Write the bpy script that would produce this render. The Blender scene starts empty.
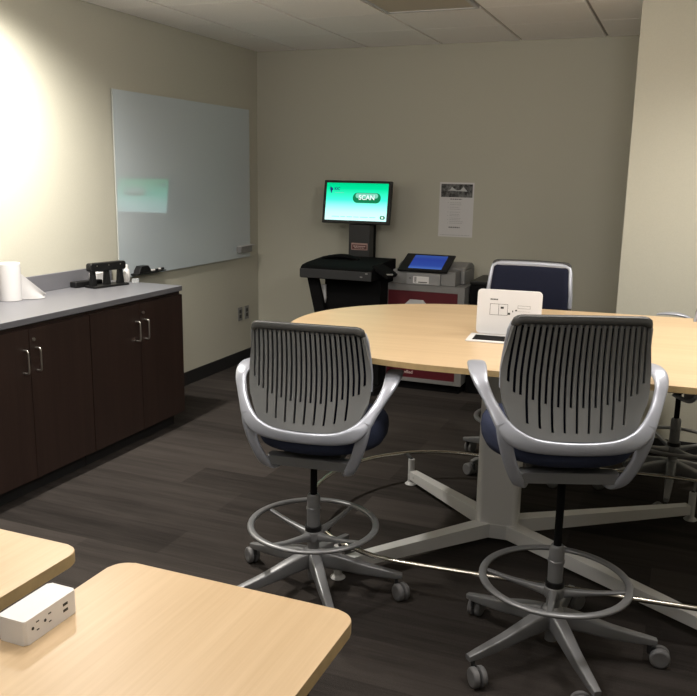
import bpy, bmesh, math, random
from mathutils import Vector, Matrix
random.seed(7)
SC = bpy.context.scene
COL = SC.collection
PI = math.pi

# ---------------------------------------------------------------- helpers
def link(o, parent=None):
    COL.objects.link(o)
    if parent is not None:
        o.parent = parent
    return o

def tag(o, label=None, cat=None, group=None, kind=None):
    if label: o['label'] = label
    if cat: o['category'] = cat
    if group: o['group'] = group
    if kind: o['kind'] = kind
    return o

def thing(name, label, cat, loc=(0, 0, 0), rz=0.0, group=None):
    o = bpy.data.objects.new(name, None)
    o.empty_display_size = 0.1
    o.location = loc
    o.rotation_euler = (0, 0, rz)
    link(o)
    return tag(o, label, cat, group)

def mesh_of(name, bm, mats, smooth=True, angle=40):
    bmesh.ops.recalc_face_normals(bm, faces=bm.faces)
    if smooth:
        lim = math.radians(angle)
        for f in bm.faces: f.smooth = True
        for e in bm.edges:
            if len(e.link_faces) == 2 and e.calc_face_angle(0) > lim:
                e.smooth = False
    me = bpy.data.meshes.new(name)
    bm.to_mesh(me); bm.free()
    for m in (mats if isinstance(mats, (list, tuple)) else [mats]):
        me.materials.append(m)
    return me

def obj(name, bm, mats, parent=None, loc=(0, 0, 0), rz=0.0, smooth=True, angle=40):
    me = bm if isinstance(bm, bpy.types.Mesh) else mesh_of(name, bm, mats, smooth, angle)
    o = bpy.data.objects.new(name, me)
    o.location = loc; o.rotation_euler = (0, 0, rz)
    if smooth:
        wn = o.modifiers.new('weighted_normals', 'WEIGHTED_NORMAL'); wn.keep_sharp = True; wn.weight = 100
    return link(o, parent)

def struct(name, bm, mats, parent=None, **k):
    o = obj(name, bm, mats, parent, **k)
    if parent is None: o['kind'] = 'structure'
    return o

def add_box(bm, c, s, bevel=0.0, seg=2, M=None, mi=0):
    mat = Matrix.Translation(c) @ Matrix.Diagonal((s[0], s[1], s[2], 1))
    if M is not None: mat = M @ mat
    r = bmesh.ops.create_cube(bm, size=1, matrix=mat)
    vs = r['verts']
    fs = set(f for v in vs for f in v.link_faces)
    for f in fs: f.material_index = mi
    if bevel > 0:
        es = list(set(e for v in vs for e in v.link_edges))
        bmesh.ops.bevel(bm, geom=es, offset=bevel, segments=seg, affect='EDGES', profile=0.5, clamp_overlap=True, material=-1)

def box(c, s, bevel=0.0, seg=2, M=None):
    bm = bmesh.new(); add_box(bm, c, s, bevel, seg, M); return bm

def bx(x0, x1, y0, y1, z0, z1, bevel=0.0, seg=2):
    return box(((x0+x1)/2, (y0+y1)/2, (z0+z1)/2), (abs(x1-x0), abs(y1-y0), abs(z1-z0)), bevel, seg)

def add_bx(bm, x0, x1, y0, y1, z0, z1, bevel=0.0, seg=2):
    add_box(bm, ((x0+x1)/2, (y0+y1)/2, (z0+z1)/2), (abs(x1-x0), abs(y1-y0), abs(z1-z0)), bevel, seg)

def add_lathe(bm, prof, n=32, M=None, cx=0, cy=0):
    """profile list of (r, z) turned round the z axis"""
    rings = []
    for r, z in prof:
        if r < 1e-6:
            v = bm.verts.new((cx, cy, z)); rings.append([v])
        else:
            rings.append([bm.verts.new((cx+r*math.cos(2*PI*i/n), cy+r*math.sin(2*PI*i/n), z)) for i in range(n)])
    for a, b in zip(rings, rings[1:]):
        for i in range(n):
            j = (i+1) % n
            if len(a) == 1 and len(b) == 1: continue
            if len(a) == 1: bm.faces.new((a[0], b[i], b[j]))
            elif len(b) == 1: bm.faces.new((a[i], a[j], b[0]))
            else: bm.faces.new((a[i], a[j], b[j], b[i]))
    if M is not None:
        bmesh.ops.transform(bm, matrix=M, verts=[v for r in rings for v in r])

def lathe(prof, n=32, M=None):
    bm = bmesh.new(); add_lathe(bm, prof, n, M); return bm

def add_cyl(bm, p, q, r, n=16, r2=None):
    p = Vector(p); q = Vector(q); d = q-p
    M = Matrix.Translation(p) @ d.to_track_quat('Z', 'Y').to_matrix().to_4x4()
    L = d.length; r2 = r if r2 is None else r2
    add_lathe(bm, [(0, 0), (r, 0), (r2, L), (0, L)], n, M)

def prism(outline, z0, z1, bevel=0.0, seg=2):
    bm = bmesh.new(); add_prism(bm, outline, z0, z1, bevel, seg); return bm

def add_prism(bm, outline, z0, z1, bevel=0.0, seg=2, M=None):
    a = [bm.verts.new((x, y, z0)) for x, y in outline]
    b = [bm.verts.new((x, y, z1)) for x, y in outline]
    n = len(a)
    f0 = bm.faces.new(a[::-1]); f1 = bm.faces.new(b)
    for i in range(n):
        bm.faces.new((a[i], a[(i+1) % n], b[(i+1) % n], b[i]))
    if M is not None: bmesh.ops.transform(bm, matrix=M, verts=a+b)
    if bevel > 0:
        es = list(set(list(f0.edges)+list(f1.edges)))
        bmesh.ops.bevel(bm, geom=es, offset=bevel, segments=seg, affect='EDGES', profile=0.5, clamp_overlap=True)

def rrect(x0, x1, y0, y1, r, n=6):
    pts = []
    for cx, cy, a0 in ((x1-r, y1-r, 0), (x0+r, y1-r, 90), (x0+r, y0+r, 180), (x1-r, y0+r, 270)):
        for i in range(n+1):
            a = math.radians(a0+90*i/n)
            pts.append((cx+r*math.cos(a), cy+r*math.sin(a)))
    return pts

def cr(pts, sub):
    """Catmull-Rom through tuples of floats"""
    out = []
    n = len(pts)
    for i in range(n-1):
        p0 = pts[max(i-1, 0)]; p1 = pts[i]; p2 = pts[i+1]; p3 = pts[min(i+2, n-1)]
        for k in range(sub):
            t = k/sub
            out.append(tuple(0.5*((2*b)+(-a+c)*t+(2*a-5*b+4*c-d)*t*t+(-a+3*b-3*c+d)*t**3) for a, b, c, d in zip(p0, p1, p2, p3)))
    out.append(tuple(pts[-1]))
    return out

def add_sweep(bm, ctrl, sub=6, n=14, e=2.6, caps=True, closed=False):
    """ctrl: (x,y,z, Ax,Ay,Az, a, b): swept super-elliptic section, half-width a along A, half-thickness b"""
    S = cr(ctrl, sub) if sub > 1 else [tuple(c) for c in ctrl]
    m = len(S); P = [Vector(s[:3]) for s in S]
    rings = []
    for i, s in enumerate(S):
        if closed: d = P[(i+1) % m]-P[(i-1) % m]
        else: d = P[min(i+1, m-1)]-P[max(i-1, 0)]
        d.normalize()
        A = Vector(s[3:6]); A = (A-d*A.dot(d)).normalized()
        B = d.cross(A)
        ring = []
        for k in range(n):
            t = 2*PI*k/n
            c, q = math.cos(t), math.sin(t)
            u = math.copysign(abs(c)**(2/e), c); v = math.copysign(abs(q)**(2/e), q)
            ring.append(bm.verts.new(P[i]+A*(u*s[6])+B*(v*s[7])))
        rings.append(ring)
    pairs = list(zip(rings, rings[1:]))
    if closed: pairs.append((rings[-1], rings[0]))
    for a, b in pairs:
        for k in range(n):
            j = (k+1) % n
            bm.faces.new((a[k], a[j], b[j], b[k]))
    if caps and not closed:
        for ring in (rings[0], rings[-1]):
            c = sum((v.co for v in ring), Vector())/n
            cv = bm.verts.new(c)
            for k in range(n): bm.faces.new((ring[k], ring[(k+1) % n], cv))

def sweep(ctrl, **k):
    bm = bmesh.new(); add_sweep(bm, ctrl, **k); return bm

def tube(pts, r, n=10, closed=False, up=(0, 0, 1), sub=6):
    return [(*p, *up, r, r) for p in pts]

def text_mesh(name, s, size, depth=0.0004, align='CENTER', bold=0.0):
    cu = bpy.data.curves.new(name+'_text', 'FONT')
    cu.body = s; cu.size = size; cu.extrude = depth; cu.align_x = align; cu.align_y = 'CENTER'; cu.offset = bold
    o = bpy.data.objects.new(name+'_text', cu)
    COL.objects.link(o)
    dg = bpy.context.evaluated_depsgraph_get()
    me = bpy.data.meshes.new_from_object(o.evaluated_get(dg))
    bpy.data.objects.remove(o)
    return me

def text_obj(name, s, size, mat, parent, M, depth=0.0004, align='CENTER', bold=0.0):
    me = text_mesh(name, s, size, depth, align, bold)
    me.transform(M)
    me.materials.clear(); me.materials.append(mat)
    me.name = name
    return link(bpy.data.objects.new(name, me), parent)

# facing-camera panels lie in the X-Z plane: text x->X, text y->Z, normal -> -Y
def onwall(x, y, z):
    return Matrix.Translation((x, y, z)) @ Matrix.Rotation(PI/2, 4, 'X')

# ---------------------------------------------------------------- materials
def new_mat(name):
    m = bpy.data.materials.new(name); m.use_nodes = True
    nt = m.node_tree
    return m, nt, nt.nodes['Principled BSDF']

def plain(name, c, rough=0.5, metal=0.0, noise=0.0, scale=60, bump=0.0, spec=0.5, coat=0.0):
    m, nt, b = new_mat(name)
    b.inputs['Base Color'].default_value = (*c, 1)
    b.inputs['Roughness'].default_value = rough
    b.inputs['Metallic'].default_value = metal
    b.inputs['Specular IOR Level'].default_value = spec
    b.inputs['Coat Weight'].default_value = coat
    if noise or bump:
        tc = nt.nodes.new('ShaderNodeTexCoord')
        no = nt.nodes.new('ShaderNodeTexNoise'); no.inputs['Scale'].default_value = scale
        no.inputs['Detail'].default_value = 4
        nt.links.new(tc.outputs['Object'], no.inputs['Vector'])
        if noise:
            ra = nt.nodes.new('ShaderNodeValToRGB')
            ra.color_ramp.elements[0].position = 0.3; ra.color_ramp.elements[1].position = 0.7
            ra.color_ramp.elements[0].color = (*[max(0, x*(1-noise)) for x in c], 1)
            ra.color_ramp.elements[1].color = (*[min(1, x*(1+noise)) for x in c], 1)
            nt.links.new(no.outputs['Fac'], ra.inputs['Fac'])
            nt.links.new(ra.outputs['Color'], b.inputs['Base Color'])
        if bump:
            bu = nt.nodes.new('ShaderNodeBump'); bu.inputs['Strength'].default_value = bump
            bu.inputs['Distance'].default_value = 0.002
            nt.links.new(no.outputs['Fac'], bu.inputs['Height'])
            nt.links.new(bu.outputs['Normal'], b.inputs['Normal'])
    return m

def wood(name, ca, cb, axis, rough=0.35, sc=1.0, contrast=(0.35, 0.7)):
    """laminate with fine straight grain along one object axis"""
    m, nt, b = new_mat(name)
    tc = nt.nodes.new('ShaderNodeTexCoord')
    mp = nt.nodes.new('ShaderNodeMapping')
    s = [90*sc, 90*sc, 90*sc]; s[axis] = 2.2*sc
    mp.inputs['Scale'].default_value = s
    no = nt.nodes.new('ShaderNodeTexNoise'); no.inputs['Scale'].default_value = 1.0
    no.inputs['Detail'].default_value = 6; no.inputs['Roughness'].default_value = 0.62
    s2 = [14*sc, 14*sc, 14*sc]; s2[axis] = 0.7*sc
    mp2 = nt.nodes.new('ShaderNodeMapping'); mp2.inputs['Scale'].default_value = s2
    n2 = nt.nodes.new('ShaderNodeTexNoise'); n2.inputs['Scale'].default_value = 1.0; n2.inputs['Detail'].default_value = 3
    mx = nt.nodes.new('ShaderNodeMath'); mx.operation = 'ADD'
    hm = nt.nodes.new('ShaderNodeMath'); hm.operation = 'MULTIPLY'; hm.inputs[1].default_value = 0.5
    ra = nt.nodes.new('ShaderNodeValToRGB')
    ra.color_ramp.elements[0].position = contrast[0]; ra.color_ramp.elements[1].position = contrast[1]
    ra.color_ramp.elements[0].color = (*ca, 1); ra.color_ramp.elements[1].color = (*cb, 1)
    L = nt.links.new
    L(tc.outputs['Object'], mp.inputs['Vector']); L(tc.outputs['Object'], mp2.inputs['Vector'])
    L(mp.outputs['Vector'], no.inputs['Vector']); L(mp2.outputs['Vector'], n2.inputs['Vector'])
    L(no.outputs['Fac'], mx.inputs[0]); L(n2.outputs['Fac'], mx.inputs[1]); L(mx.outputs[0], hm.inputs[0])
    L(hm.outputs[0], ra.inputs['Fac']); L(ra.outputs['Color'], b.inputs['Base Color'])
    b.inputs['Roughness'].default_value = rough
    return m

def emit(name, c, s):
    m = bpy.data.materials.new(name); m.use_nodes = True
    nt = m.node_tree; nt.nodes.clear()
    e = nt.nodes.new('ShaderNodeEmission'); e.inputs['Color'].default_value = (*c, 1); e.inputs['Strength'].default_value = s
    o = nt.nodes.new('ShaderNodeOutputMaterial'); nt.links.new(e.outputs[0], o.inputs[0])
    return m

def emit_grad(name, stops, s, z0, z1, axis=2):
    """a lit display picture: colour ramp over the screen's own height"""
    m = bpy.data.materials.new(name); m.use_nodes = True
    nt = m.node_tree; nt.nodes.clear()
    tc = nt.nodes.new('ShaderNodeTexCoord'); sp = nt.nodes.new('ShaderNodeSeparateXYZ')
    mr = nt.nodes.new('ShaderNodeMapRange'); mr.inputs['From Min'].default_value = z0; mr.inputs['From Max'].default_value = z1
    ra = nt.nodes.new('ShaderNodeValToRGB')
    els = ra.color_ramp.elements
    while len(els) < len(stops): els.new(0.5)
    for el, (p, c) in zip(els, stops):
        el.position = p; el.color = (*c, 1)
    e = nt.nodes.new('ShaderNodeEmission'); e.inputs['Strength'].default_value = s
    o = nt.nodes.new('ShaderNodeOutputMaterial')
    L = nt.links.new
    L(tc.outputs['Object'], sp.inputs[0]); L(sp.outputs[axis], mr.inputs['Value']); L(mr.outputs[0], ra.inputs['Fac'])
    L(ra.outputs['Color'], e.inputs['Color']); L(e.outputs[0], o.inputs[0])
    return m

def carpet_mat():
    m, nt, b = new_mat('carpet_planks')
    L = nt.links.new
    tc = nt.nodes.new('ShaderNodeTexCoord')
    br = nt.nodes.new('ShaderNodeTexBrick')
    br.inputs['Scale'].default_value = 1.0
    br.inputs['Brick Width'].default_value = 1.0; br.inputs['Row Height'].default_value = 0.25
    br.inputs['Mortar Size'].default_value = 0.0; br.offset = 0.37; br.offset_frequency = 2
    br.inputs['Color1'].default_value = (0, 0, 0, 1); br.inputs['Color2'].default_value = (1, 1, 1, 1)
    br.inputs['Bias'].default_value = 0.0
    L(tc.outputs['Object'], br.inputs['Vector'])
    def streak(sx, sy, det):
        mp = nt.nodes.new('ShaderNodeMapping'); mp.inputs['Scale'].default_value = (sx, sy, 1)
        no = nt.nodes.new('ShaderNodeTexNoise'); no.inputs['Scale'].default_value = 1; no.inputs['Detail'].default_value = det
        L(tc.outputs['Object'], mp.inputs['Vector']); L(mp.outputs['Vector'], no.inputs['Vector'])
        return no.outputs['Fac']
    def math_(op, a, bb):
        n = nt.nodes.new('ShaderNodeMath'); n.operation = op
        for i, v in enumerate((a, bb)):
            if isinstance(v, (int, float)): n.inputs[i].default_value = v
            else: L(v, n.inputs[i])
        return n.outputs[0]
    sx = nt.nodes.new('ShaderNodeSeparateColor'); L(br.outputs['Color'], sx.inputs[0])
    tone = sx.outputs[0]
    a = streak(1.1, 16, 3); c = streak(5, 95, 2); f = streak(260, 330, 3)
    v = math_('ADD', math_('MULTIPLY', tone, 0.44), math_('MULTIPLY', a, 0.66))
    v = math_('ADD', v, math_('MULTIPLY', c, 0.35))
    v = math_('ADD', v, math_('MULTIPLY', f, 0.72))
    ra = nt.nodes.new('ShaderNodeValToRGB')
    e = ra.color_ramp.elements
    e[0].position = 0.55; e[0].color = (0.0085, 0.0073, 0.0068, 1)
    e[1].position = 1.30; e[1].color = (0.056, 0.0485, 0.0445, 1)
    mr = nt.nodes.new('ShaderNodeMapRange'); mr.inputs['From Min'].default_value = 0.60; mr.inputs['From Max'].default_value = 1.42
    L(v, mr.inputs['Value'])
    e[0].position = 0.0; e[1].position = 1.0
    L(mr.outputs[0], ra.inputs['Fac']); L(ra.outputs['Color'], b.inputs['Base Color'])
    b.inputs['Roughness'].default_value = 1.0; b.inputs['Specular IOR Level'].default_value = 0.1
    bu = nt.nodes.new('ShaderNodeBump'); bu.inputs['Strength'].default_value = 0.5; bu.inputs['Distance'].default_value = 0.004
    L(f, bu.inputs['Height']); L(bu.outputs['Normal'], b.inputs['Normal'])
    return m

M = {}
M['wall'] = plain('wall_paint', (0.472, 0.460, 0.390), 0.75, noise=0.03, scale=200, bump=0.06, spec=0.25)
M['ceil'] = plain('ceiling_tile', (0.92, 0.885, 0.87), 0.9, noise=0.10, scale=160, bump=0.5, spec=0.1)
M['grid'] = plain('ceiling_grid', (0.36, 0.34, 0.31), 0.6)
M['carpet'] = carpet_mat()
M['rubber'] = plain('black_rubber', (0.012, 0.012, 0.013), 0.55)
M['maple'] = wood('maple_laminate', (0.50, 0.355, 0.205), (0.60, 0.445, 0.275), 1, 0.36)
M['maple_x'] = wood('maple_laminate_long', (0.50, 0.355, 0.205), (0.60, 0.445, 0.275), 0, 0.34)
M['maple_edge'] = plain('maple_edge_band', (0.46, 0.335, 0.17), 0.4, noise=0.08, scale=40)
M['espresso'] = wood('espresso_laminate', (0.018, 0.0095, 0.0075), (0.034, 0.0185, 0.0145), 2, 0.42)
M['counter'] = plain('grey_laminate', (0.135, 0.136, 0.152), 0.4, noise=0.05, scale=260)
M['nickel'] = plain('brushed_nickel', (0.72, 0.70, 0.66), 0.28, 1.0)
M['chrome'] = plain('polished_chrome', (0.62, 0.59, 0.53), 0.24, 1.0)
M['silver'] = plain('silver_paint', (0.38, 0.40, 0.46), 0.33, 0.35, coat=0.2)
M['silver_dim'] = plain('satin_grey_metal', (0.22, 0.224, 0.235), 0.36, 0.45)
M['table_metal'] = plain('table_base_metal', (0.68, 0.68, 0.685), 0.40, 0.25)
M['shell'] = plain('grey_plastic_shell', (0.165, 0.170, 0.172), 0.45, noise=0.03, scale=500, bump=0.05)
M['shell_rim'] = plain('dark_grey_rim', (0.036, 0.036, 0.035), 0.5)
M['wheel'] = plain('grey_caster', (0.13, 0.13, 0.135), 0.5)
M['dark_grey'] = plain('dark_grey_plastic', (0.022, 0.0225, 0.025), 0.45)
M['mid_grey'] = plain('mid_grey_plastic', (0.21, 0.21, 0.21), 0.45)
M['light_grey'] = plain('light_grey_plastic', (0.47, 0.47, 0.48), 0.45)
M['black'] = plain('black_plastic', (0.006, 0.006, 0.0065), 0.4, spec=0.35)
M['matt_black'] = plain('matt_black', (0.004, 0.004, 0.0045), 0.85, spec=0.12)
M['navy_back'] = plain('navy_fabric_shaded', (0.010, 0.012, 0.026), 0.9, noise=0.25, scale=420, bump=0.5, spec=0.2)  # same navy as the seat, darkened to paint shade on the backrest
M['navy'] = plain('navy_fabric_lit', (0.030, 0.037, 0.070), 0.9, noise=0.25, scale=420, bump=0.5, spec=0.2)  # lighter copy of the fabric, light painted into the seat colour
M['white'] = plain('white_plastic', (0.67, 0.66, 0.66), 0.4)
M['paper'] = plain('white_paper', (0.62, 0.61, 0.62), 0.85, bump=0.15, scale=120)
M['ink'] = plain('printed_ink', (0.03, 0.03, 0.03), 0.7)
M['faint_ink'] = plain('faint_print', (0.40, 0.40, 0.41), 0.8)
M['maroon'] = plain('maroon_panel', (0.090, 0.010, 0.016), 0.35)
M['plaque'] = plain('reddish_plaque', (0.11, 0.035, 0.032), 0.5)
M['plaque_rim'] = plain('pinkish_rim', (0.38, 0.25, 0.23), 0.5)
M['dim_text'] = plain('pale_lettering', (0.55, 0.42, 0.40), 0.6)
def glass_board():
    m, nt, b = new_mat('glass_board')
    b.inputs['Base Color'].default_value = (0.50, 0.565, 0.61, 1)
    b.inputs['Roughness'].default_value = 0.06
    b.inputs['IOR'].default_value = 1.6
    b.inputs['Coat Weight'].default_value = 1.0; b.inputs['Coat Roughness'].default_value = 0.03
    return m
M['board'] = glass_board()
M['glass_edge'] = plain('pale_glass_edge', (0.40, 0.42, 0.41), 0.25)
M['lens'] = plain('light_lens_off', (0.42, 0.36, 0.28), 0.35, noise=0.05, scale=90)
M['photo'] = None
def photo_mat():
    m, nt, b = new_mat('printed_photograph')
    tc = nt.nodes.new('ShaderNodeTexCoord'); no = nt.nodes.new('ShaderNodeTexNoise')
    no.inputs['Scale'].default_value = 24; no.inputs['Detail'].default_value = 6; no.inputs['Roughness'].default_value = 0.7
    ra = nt.nodes.new('ShaderNodeValToRGB')
    e = ra.color_ramp.elements
    e[0].position = 0.42; e[0].color = (0.010, 0.010, 0.010, 1)
    e[1].position = 0.68; e[1].color = (0.22, 0.22, 0.22, 1)
    nt.links.new(tc.outputs['Object'], no.inputs['Vector']); nt.links.new(no.outputs['Fac'], ra.inputs['Fac'])
    nt.links.new(ra.outputs['Color'], b.inputs['Base Color'])
    b.inputs['Roughness'].default_value = 0.6
    return m
M['photo'] = photo_mat()

# ---------------------------------------------------------------- room dimensions
X0 = -3.4765; Y1 = 6.42; ZC = 2.612; YR = 5.068; XR = -0.338
XE = 2.4; YB = -2.4

struct('floor', bx(X0-0.1, XE+0.1, YB-0.1, Y1+0.1, -0.05, 0.0), M['carpet'])
struct('wall_left', bx(X0-0.1, X0, YB-0.1, Y1+0.1, 0, ZC+0.03), M['wall'])
struct('wall_back', bx(X0, XR, Y1, Y1+0.1, 0, ZC+0.03), M['wall'])
bm = bmesh.new()
add_bx(bm, XR, XE, YR, Y1+0.1, 0, ZC+0.03)
struct('wall_projection', bm, M['wall'])
struct('wall_right', bx(XE, XE+0.1, YB-0.1, Y1+0.1, 0, ZC+0.03), M['wall'])
struct('wall_front', bx(X0, XE, YB-0.1, YB, 0, ZC+0.03), M['wall'])

# ceiling: grid plate with separate lay-in tiles moulded in one mesh
TX0 = -3.085; TY0 = 5.135; TS = 0.61
LX0 = TX0+2*TS; LY1 = TY0; LY0 = TY0-2*TS          # the unlit troffer takes two tile bays
bm = bmesh.new()
add_bx(bm, X0-0.1, XE+0.1, YB-0.1, Y1+0.1, ZC+0.012, ZC+0.03)
for f in bm.faces: f.material_index = 1
ix = -1
x = TX0-TS
while x < XE:
    y = TY0-13*TS
    while y < Y1:
        a, b = max(x+0.011, X0+0.011), min(x+TS-0.011, XE-0.011)
        c, d = max(y+0.004, YB+0.011), min(y+TS-0.004, Y1-0.006)
        inl = abs(x-LX0) < 0.05 and LY0-0.05 < y < LY1-0.05
        if b-a > 0.03 and d-c > 0.03 and not inl:
            add_bx(bm, a, b, c, d, ZC, ZC+0.0125)
        y += TS
    x += TS
struct('ceiling', bm, [M['ceil'], M['grid']], smooth=False)

def baseboard(name, x0, x1, y0, y1):
    struct(name, bx(x0, x1, y0, y1, 0, 0.106, 0.003), M['rubber'])
baseboard('baseboard_left', X0, X0+0.008, 4.388, Y1)
baseboard('baseboard_back', X0+0.008, XR, Y1-0.008, Y1)
baseboard('baseboard_right', XR, XE, YR-0.008, YR)

# ---------------------------------------------------------------- ceiling light (off)
t = thing('ceiling_light', 'unlit rectangular troffer light set flush in the tiled ceiling', 'light', (LX0+TS/2, (LY0+LY1)/2, ZC))
w, l = TS/2-0.012, TS-0.012
bm = bmesh.new()
for sx in (-1, 1):
    add_bx(bm, sx*w, sx*(w-0.022), -l, l, -0.006, 0.011, 0.002)
    add_bx(bm, -w+0.022, w-0.022, sx*l, sx*(l-0.022), -0.006, 0.011, 0.002)
obj('frame', bm, M['light_grey'], t)
bm = bmesh.new()
add_bx(bm, -w+0.022, w-0.022, -l+0.022, l-0.022, -0.001, 0.0105)
obj('diffuser', bm, M['lens'], t)

# ---------------------------------------------------------------- low storage cabinets and worktop
CF = -2.921     # front of the door panels
def cabinet(y0, y1, label):
    t = thing('base_cabinet', label, 'cabinet', (CF, (y0+y1)/2, 0), 0, 'dark base cabinets under the grey worktop')
    h = (y1-y0)/2
    back = X0-CF+0.002
    obj('body', bx(back, -0.021, -h+0.0005, h-0.0005, 0.0915, 0.882, 0.001), M['espresso'], t)
    obj('toe_kick', bx(back, -0.075, -h+0.0005, h-(0.02 if y1 > 4 else 0.0005), 0.0, 0.091), M['rubber'], t)
    for k, s in enumerate((-1, 1)):
        a, b = (s*0.0015, s*(h-0.0015))
        d = obj('door', bx(-0.020, 0.0, min(a, b), max(a, b), 0.094, 0.862, 0.0015), M['espresso'], t)
        yy = s*0.042
        hb = sweep(tube([(0, yy, 0.762), (0.020, yy, 0.762), (0.029, yy, 0.754), (0.030, yy, 0.705), (0.029, yy, 0.656), (0.020, yy, 0.648), (0, yy, 0.648)], 0.0045, up=(0, 1, 0)), sub=5, n=10, e=2)
        obj('handle', hb, M['nickel'], d)
        if s == 1:
            lk = bmesh.new()
            add_cyl(lk, (-0.002, 0.030, 0.806), (0.004, 0.030, 0.806), 0.0095, 20)
            add_box(lk, (0.0045, 0.030, 0.806), (0.001, 0.002, 0.008))
            obj('lock', lk, M['nickel'], d)
cabinet(2.605, 3.497, 'dark espresso two-door cabinet nearest the camera, under the paper towel roll end')
cabinet(3.501, 4.385, 'dark espresso two-door cabinet at the far end, below the black hole punch')

t = thing('countertop', 'long grey laminate worktop lying over the dark base cabinets', 'countertop', (X0, 3.5, 0.886))
obj('slab', bx(0.001, 0.561, -0.897, 0.880, 0.0, 0.032, 0.003), M['counter'], t)
bs = obj('backsplash', bx(0.001, 0.020, -0.897, 0.880, 0.0, 0.0995, 0.003), M['counter'], loc=(X0, 3.5, 0.9185))
tag(bs, 'low grey laminate backsplash strip against the left wall behind the worktop', 'backsplash')
CT = 0.9185

# ---------------------------------------------------------------- paper towel roll
t = thing('paper_towel_roll', 'white paper towel roll standing on the grey worktop with a loose sheet', 'paper towels', (X0+0.092, 3.422, CT))
r, h, ri = 0.058, 0.205, 0.019
bm = lathe([(ri, 0), (r-0.003, 0), (r, 0.003), (r+0.001, h*0.5), (r, h-0.003), (r-0.003, h), (ri, h), (ri, 0)], 48)
obj('roll', bm, M['paper'], t)
obj('core', lathe([(ri-0.002, 0.002), (ri-0.0002, 0.002), (ri-0.0002, h-0.001), (ri-0.002, h-0.001), (ri-0.002, 0.002)], 32), plain('cardboard_core', (0.42, 0.32, 0.21), 0.9), t)
bm = bmesh.new()
N1, N2 = 14, 10
g = []
for i in range(N1+1):
    u = i/N1
    row = []
    for j in range(N2+1):
        v = j/N2
        top = 0.150*(1-u)**1.1+0.012
        a = 0.035+u*0.145
        px = 0.030+0.052*math.sin(u*2.4)*(0.35+0.65*(1-v))+0.014*math.sin(v*5+u*3)*u
        row.append(bm.verts.new((px-0.01*v+0.02*u, a+0.02*v*u-0.012*(1-v), 0.003+v*top)))
    g.append(row)
for i in range(N1):
    for j in range(N2):
        bm.faces.new((g[i][j], g[i+1][j], g[i+1][j+1], g[i][j+1]))
bmesh.ops.solidify(bm, geom=list(bm.faces), thickness=0.0012)
obj('loose_sheet', bm, M['paper'], t)

# ---------------------------------------------------------------- three-hole punch
ang = math.radians(90-12)
t = thing('hole_punch', 'black three-hole punch standing near the end of the grey worktop', 'hole punch', (-3.305, 4.135, CT), ang)
L2 = 0.137
bm = prism(rrect(-L2, L2, -0.055, 0.045, 0.012), 0.0, 0.012, 0.003)
obj('base_plate', bm, M['black'], t)
obj('chip_tray', bx(-L2-0.055, 0.015, 0.052, 0.112, 0.0, 0.036, 0.008, 3), M['black'], t)
for k in (-1, 0, 1):
    x = k*0.105
    b2 = bmesh.new()
    add_prism(b2, [(-0.020, 0.012), (0.020, 0.012), (0.016, 0.055), (0.011, 0.10), (-0.011, 0.10), (-0.016, 0.055)], -0.016, 0.016, 0.003, M=Matrix.Translation((x, 0, 0)) @ Matrix.Rotation(PI/2, 4, 'X'))
    pn = obj('punch_head', b2, M['black'], t)
    b3 = bmesh.new(); add_cyl(b3, (x, -0.001, 0.012), (x, -0.001, 0.085), 0.0055, 12); add_cyl(b3, (x+0.013, 0.02, 0.04), (x+0.013, 0.024, 0.04), 0.004, 10)
    obj('pin', b3, M['nickel'], pn)
b2 = bmesh.new()
add_prism(b2, rrect(-L2, L2, 0.098, 0.150, 0.016), -0.022, 0.026, 0.007, 3, M=Matrix.Rotation(PI/2, 4, 'X'))
hd = obj('handle', b2, M['black'], t)
for k in (-1, 0, 1):
    b3 = bmesh.new()
    add_cyl(b3, (k*0.09, -0.0285, 0.133), (k*0.09, -0.0255, 0.133), 0.004, 12)
    obj('rivet', b3, M['nickel'], hd)

tag(obj('note_pad', bx(-0.030, 0.030, -0.045, 0.045, 0, 0.070, 0.002), M['paper'], loc=(-3.425, 4.195, CT), rz=0.05), 'small white paper cube seen through the black hole punch', 'note pad')
t = thing('bottle', 'small white bottle beside the right end of the black hole punch', 'bottle', (-3.305, 4.335, CT))
obj('body', lathe([(0, 0), (0.019, 0), (0.021, 0.004), (0.021, 0.072), (0.015, 0.086), (0.010, 0.09), (0, 0.09)], 24), M['white'], t)
obj('cap', lathe([(0, 0.0905), (0.012, 0.0905), (0.012, 0.112), (0.010, 0.114), (0, 0.114)], 20), M['white'], t)
gm, nt, b = new_mat('clear_plastic')
b.inputs['Base Color'].default_value = (0.75, 0.78, 0.8, 1); b.inputs['Transmission Weight'].default_value = 0.7; b.inputs['Roughness'].default_value = 0.15
tag(obj('tape_dispenser', prism(rrect(-0.022, 0.022, -0.016, 0.016, 0.008), 0, 0.026, 0.004), gm, loc=(-3.245, 4.345, CT), rz=0.3), 'small clear plastic holder on the worktop corner beside the white bottle', 'tape dispenser')

# ---------------------------------------------------------------- glass whiteboard
BX = -3.452
t = thing('whiteboard', 'large grey glass whiteboard on the left wall reflecting the lit screen', 'whiteboard', (X0, 5.345, 0.9160))
hw = 0.89; bh = 2.13-0.9155
obj('glass_panel', bx(0.0165, BX-X0, -hw+0.0035, hw, 0.0, bh, 0.001), M['board'], t)
obj('edge_strip', bx(0.0165, BX-X0+0.0003, -hw+0.0005, -hw+0.003, 0.0, bh, 0.0005), M['glass_edge'], t)
for yy in (-0.7, 0.7):
    for zz in (0.12, bh-0.12):
        bm = bmesh.new()
        add_cyl(bm, (0.0004, yy, zz), (0.016, yy, zz), 0.014, 16)
        obj('standoff', bm, M['nickel'], t)
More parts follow.
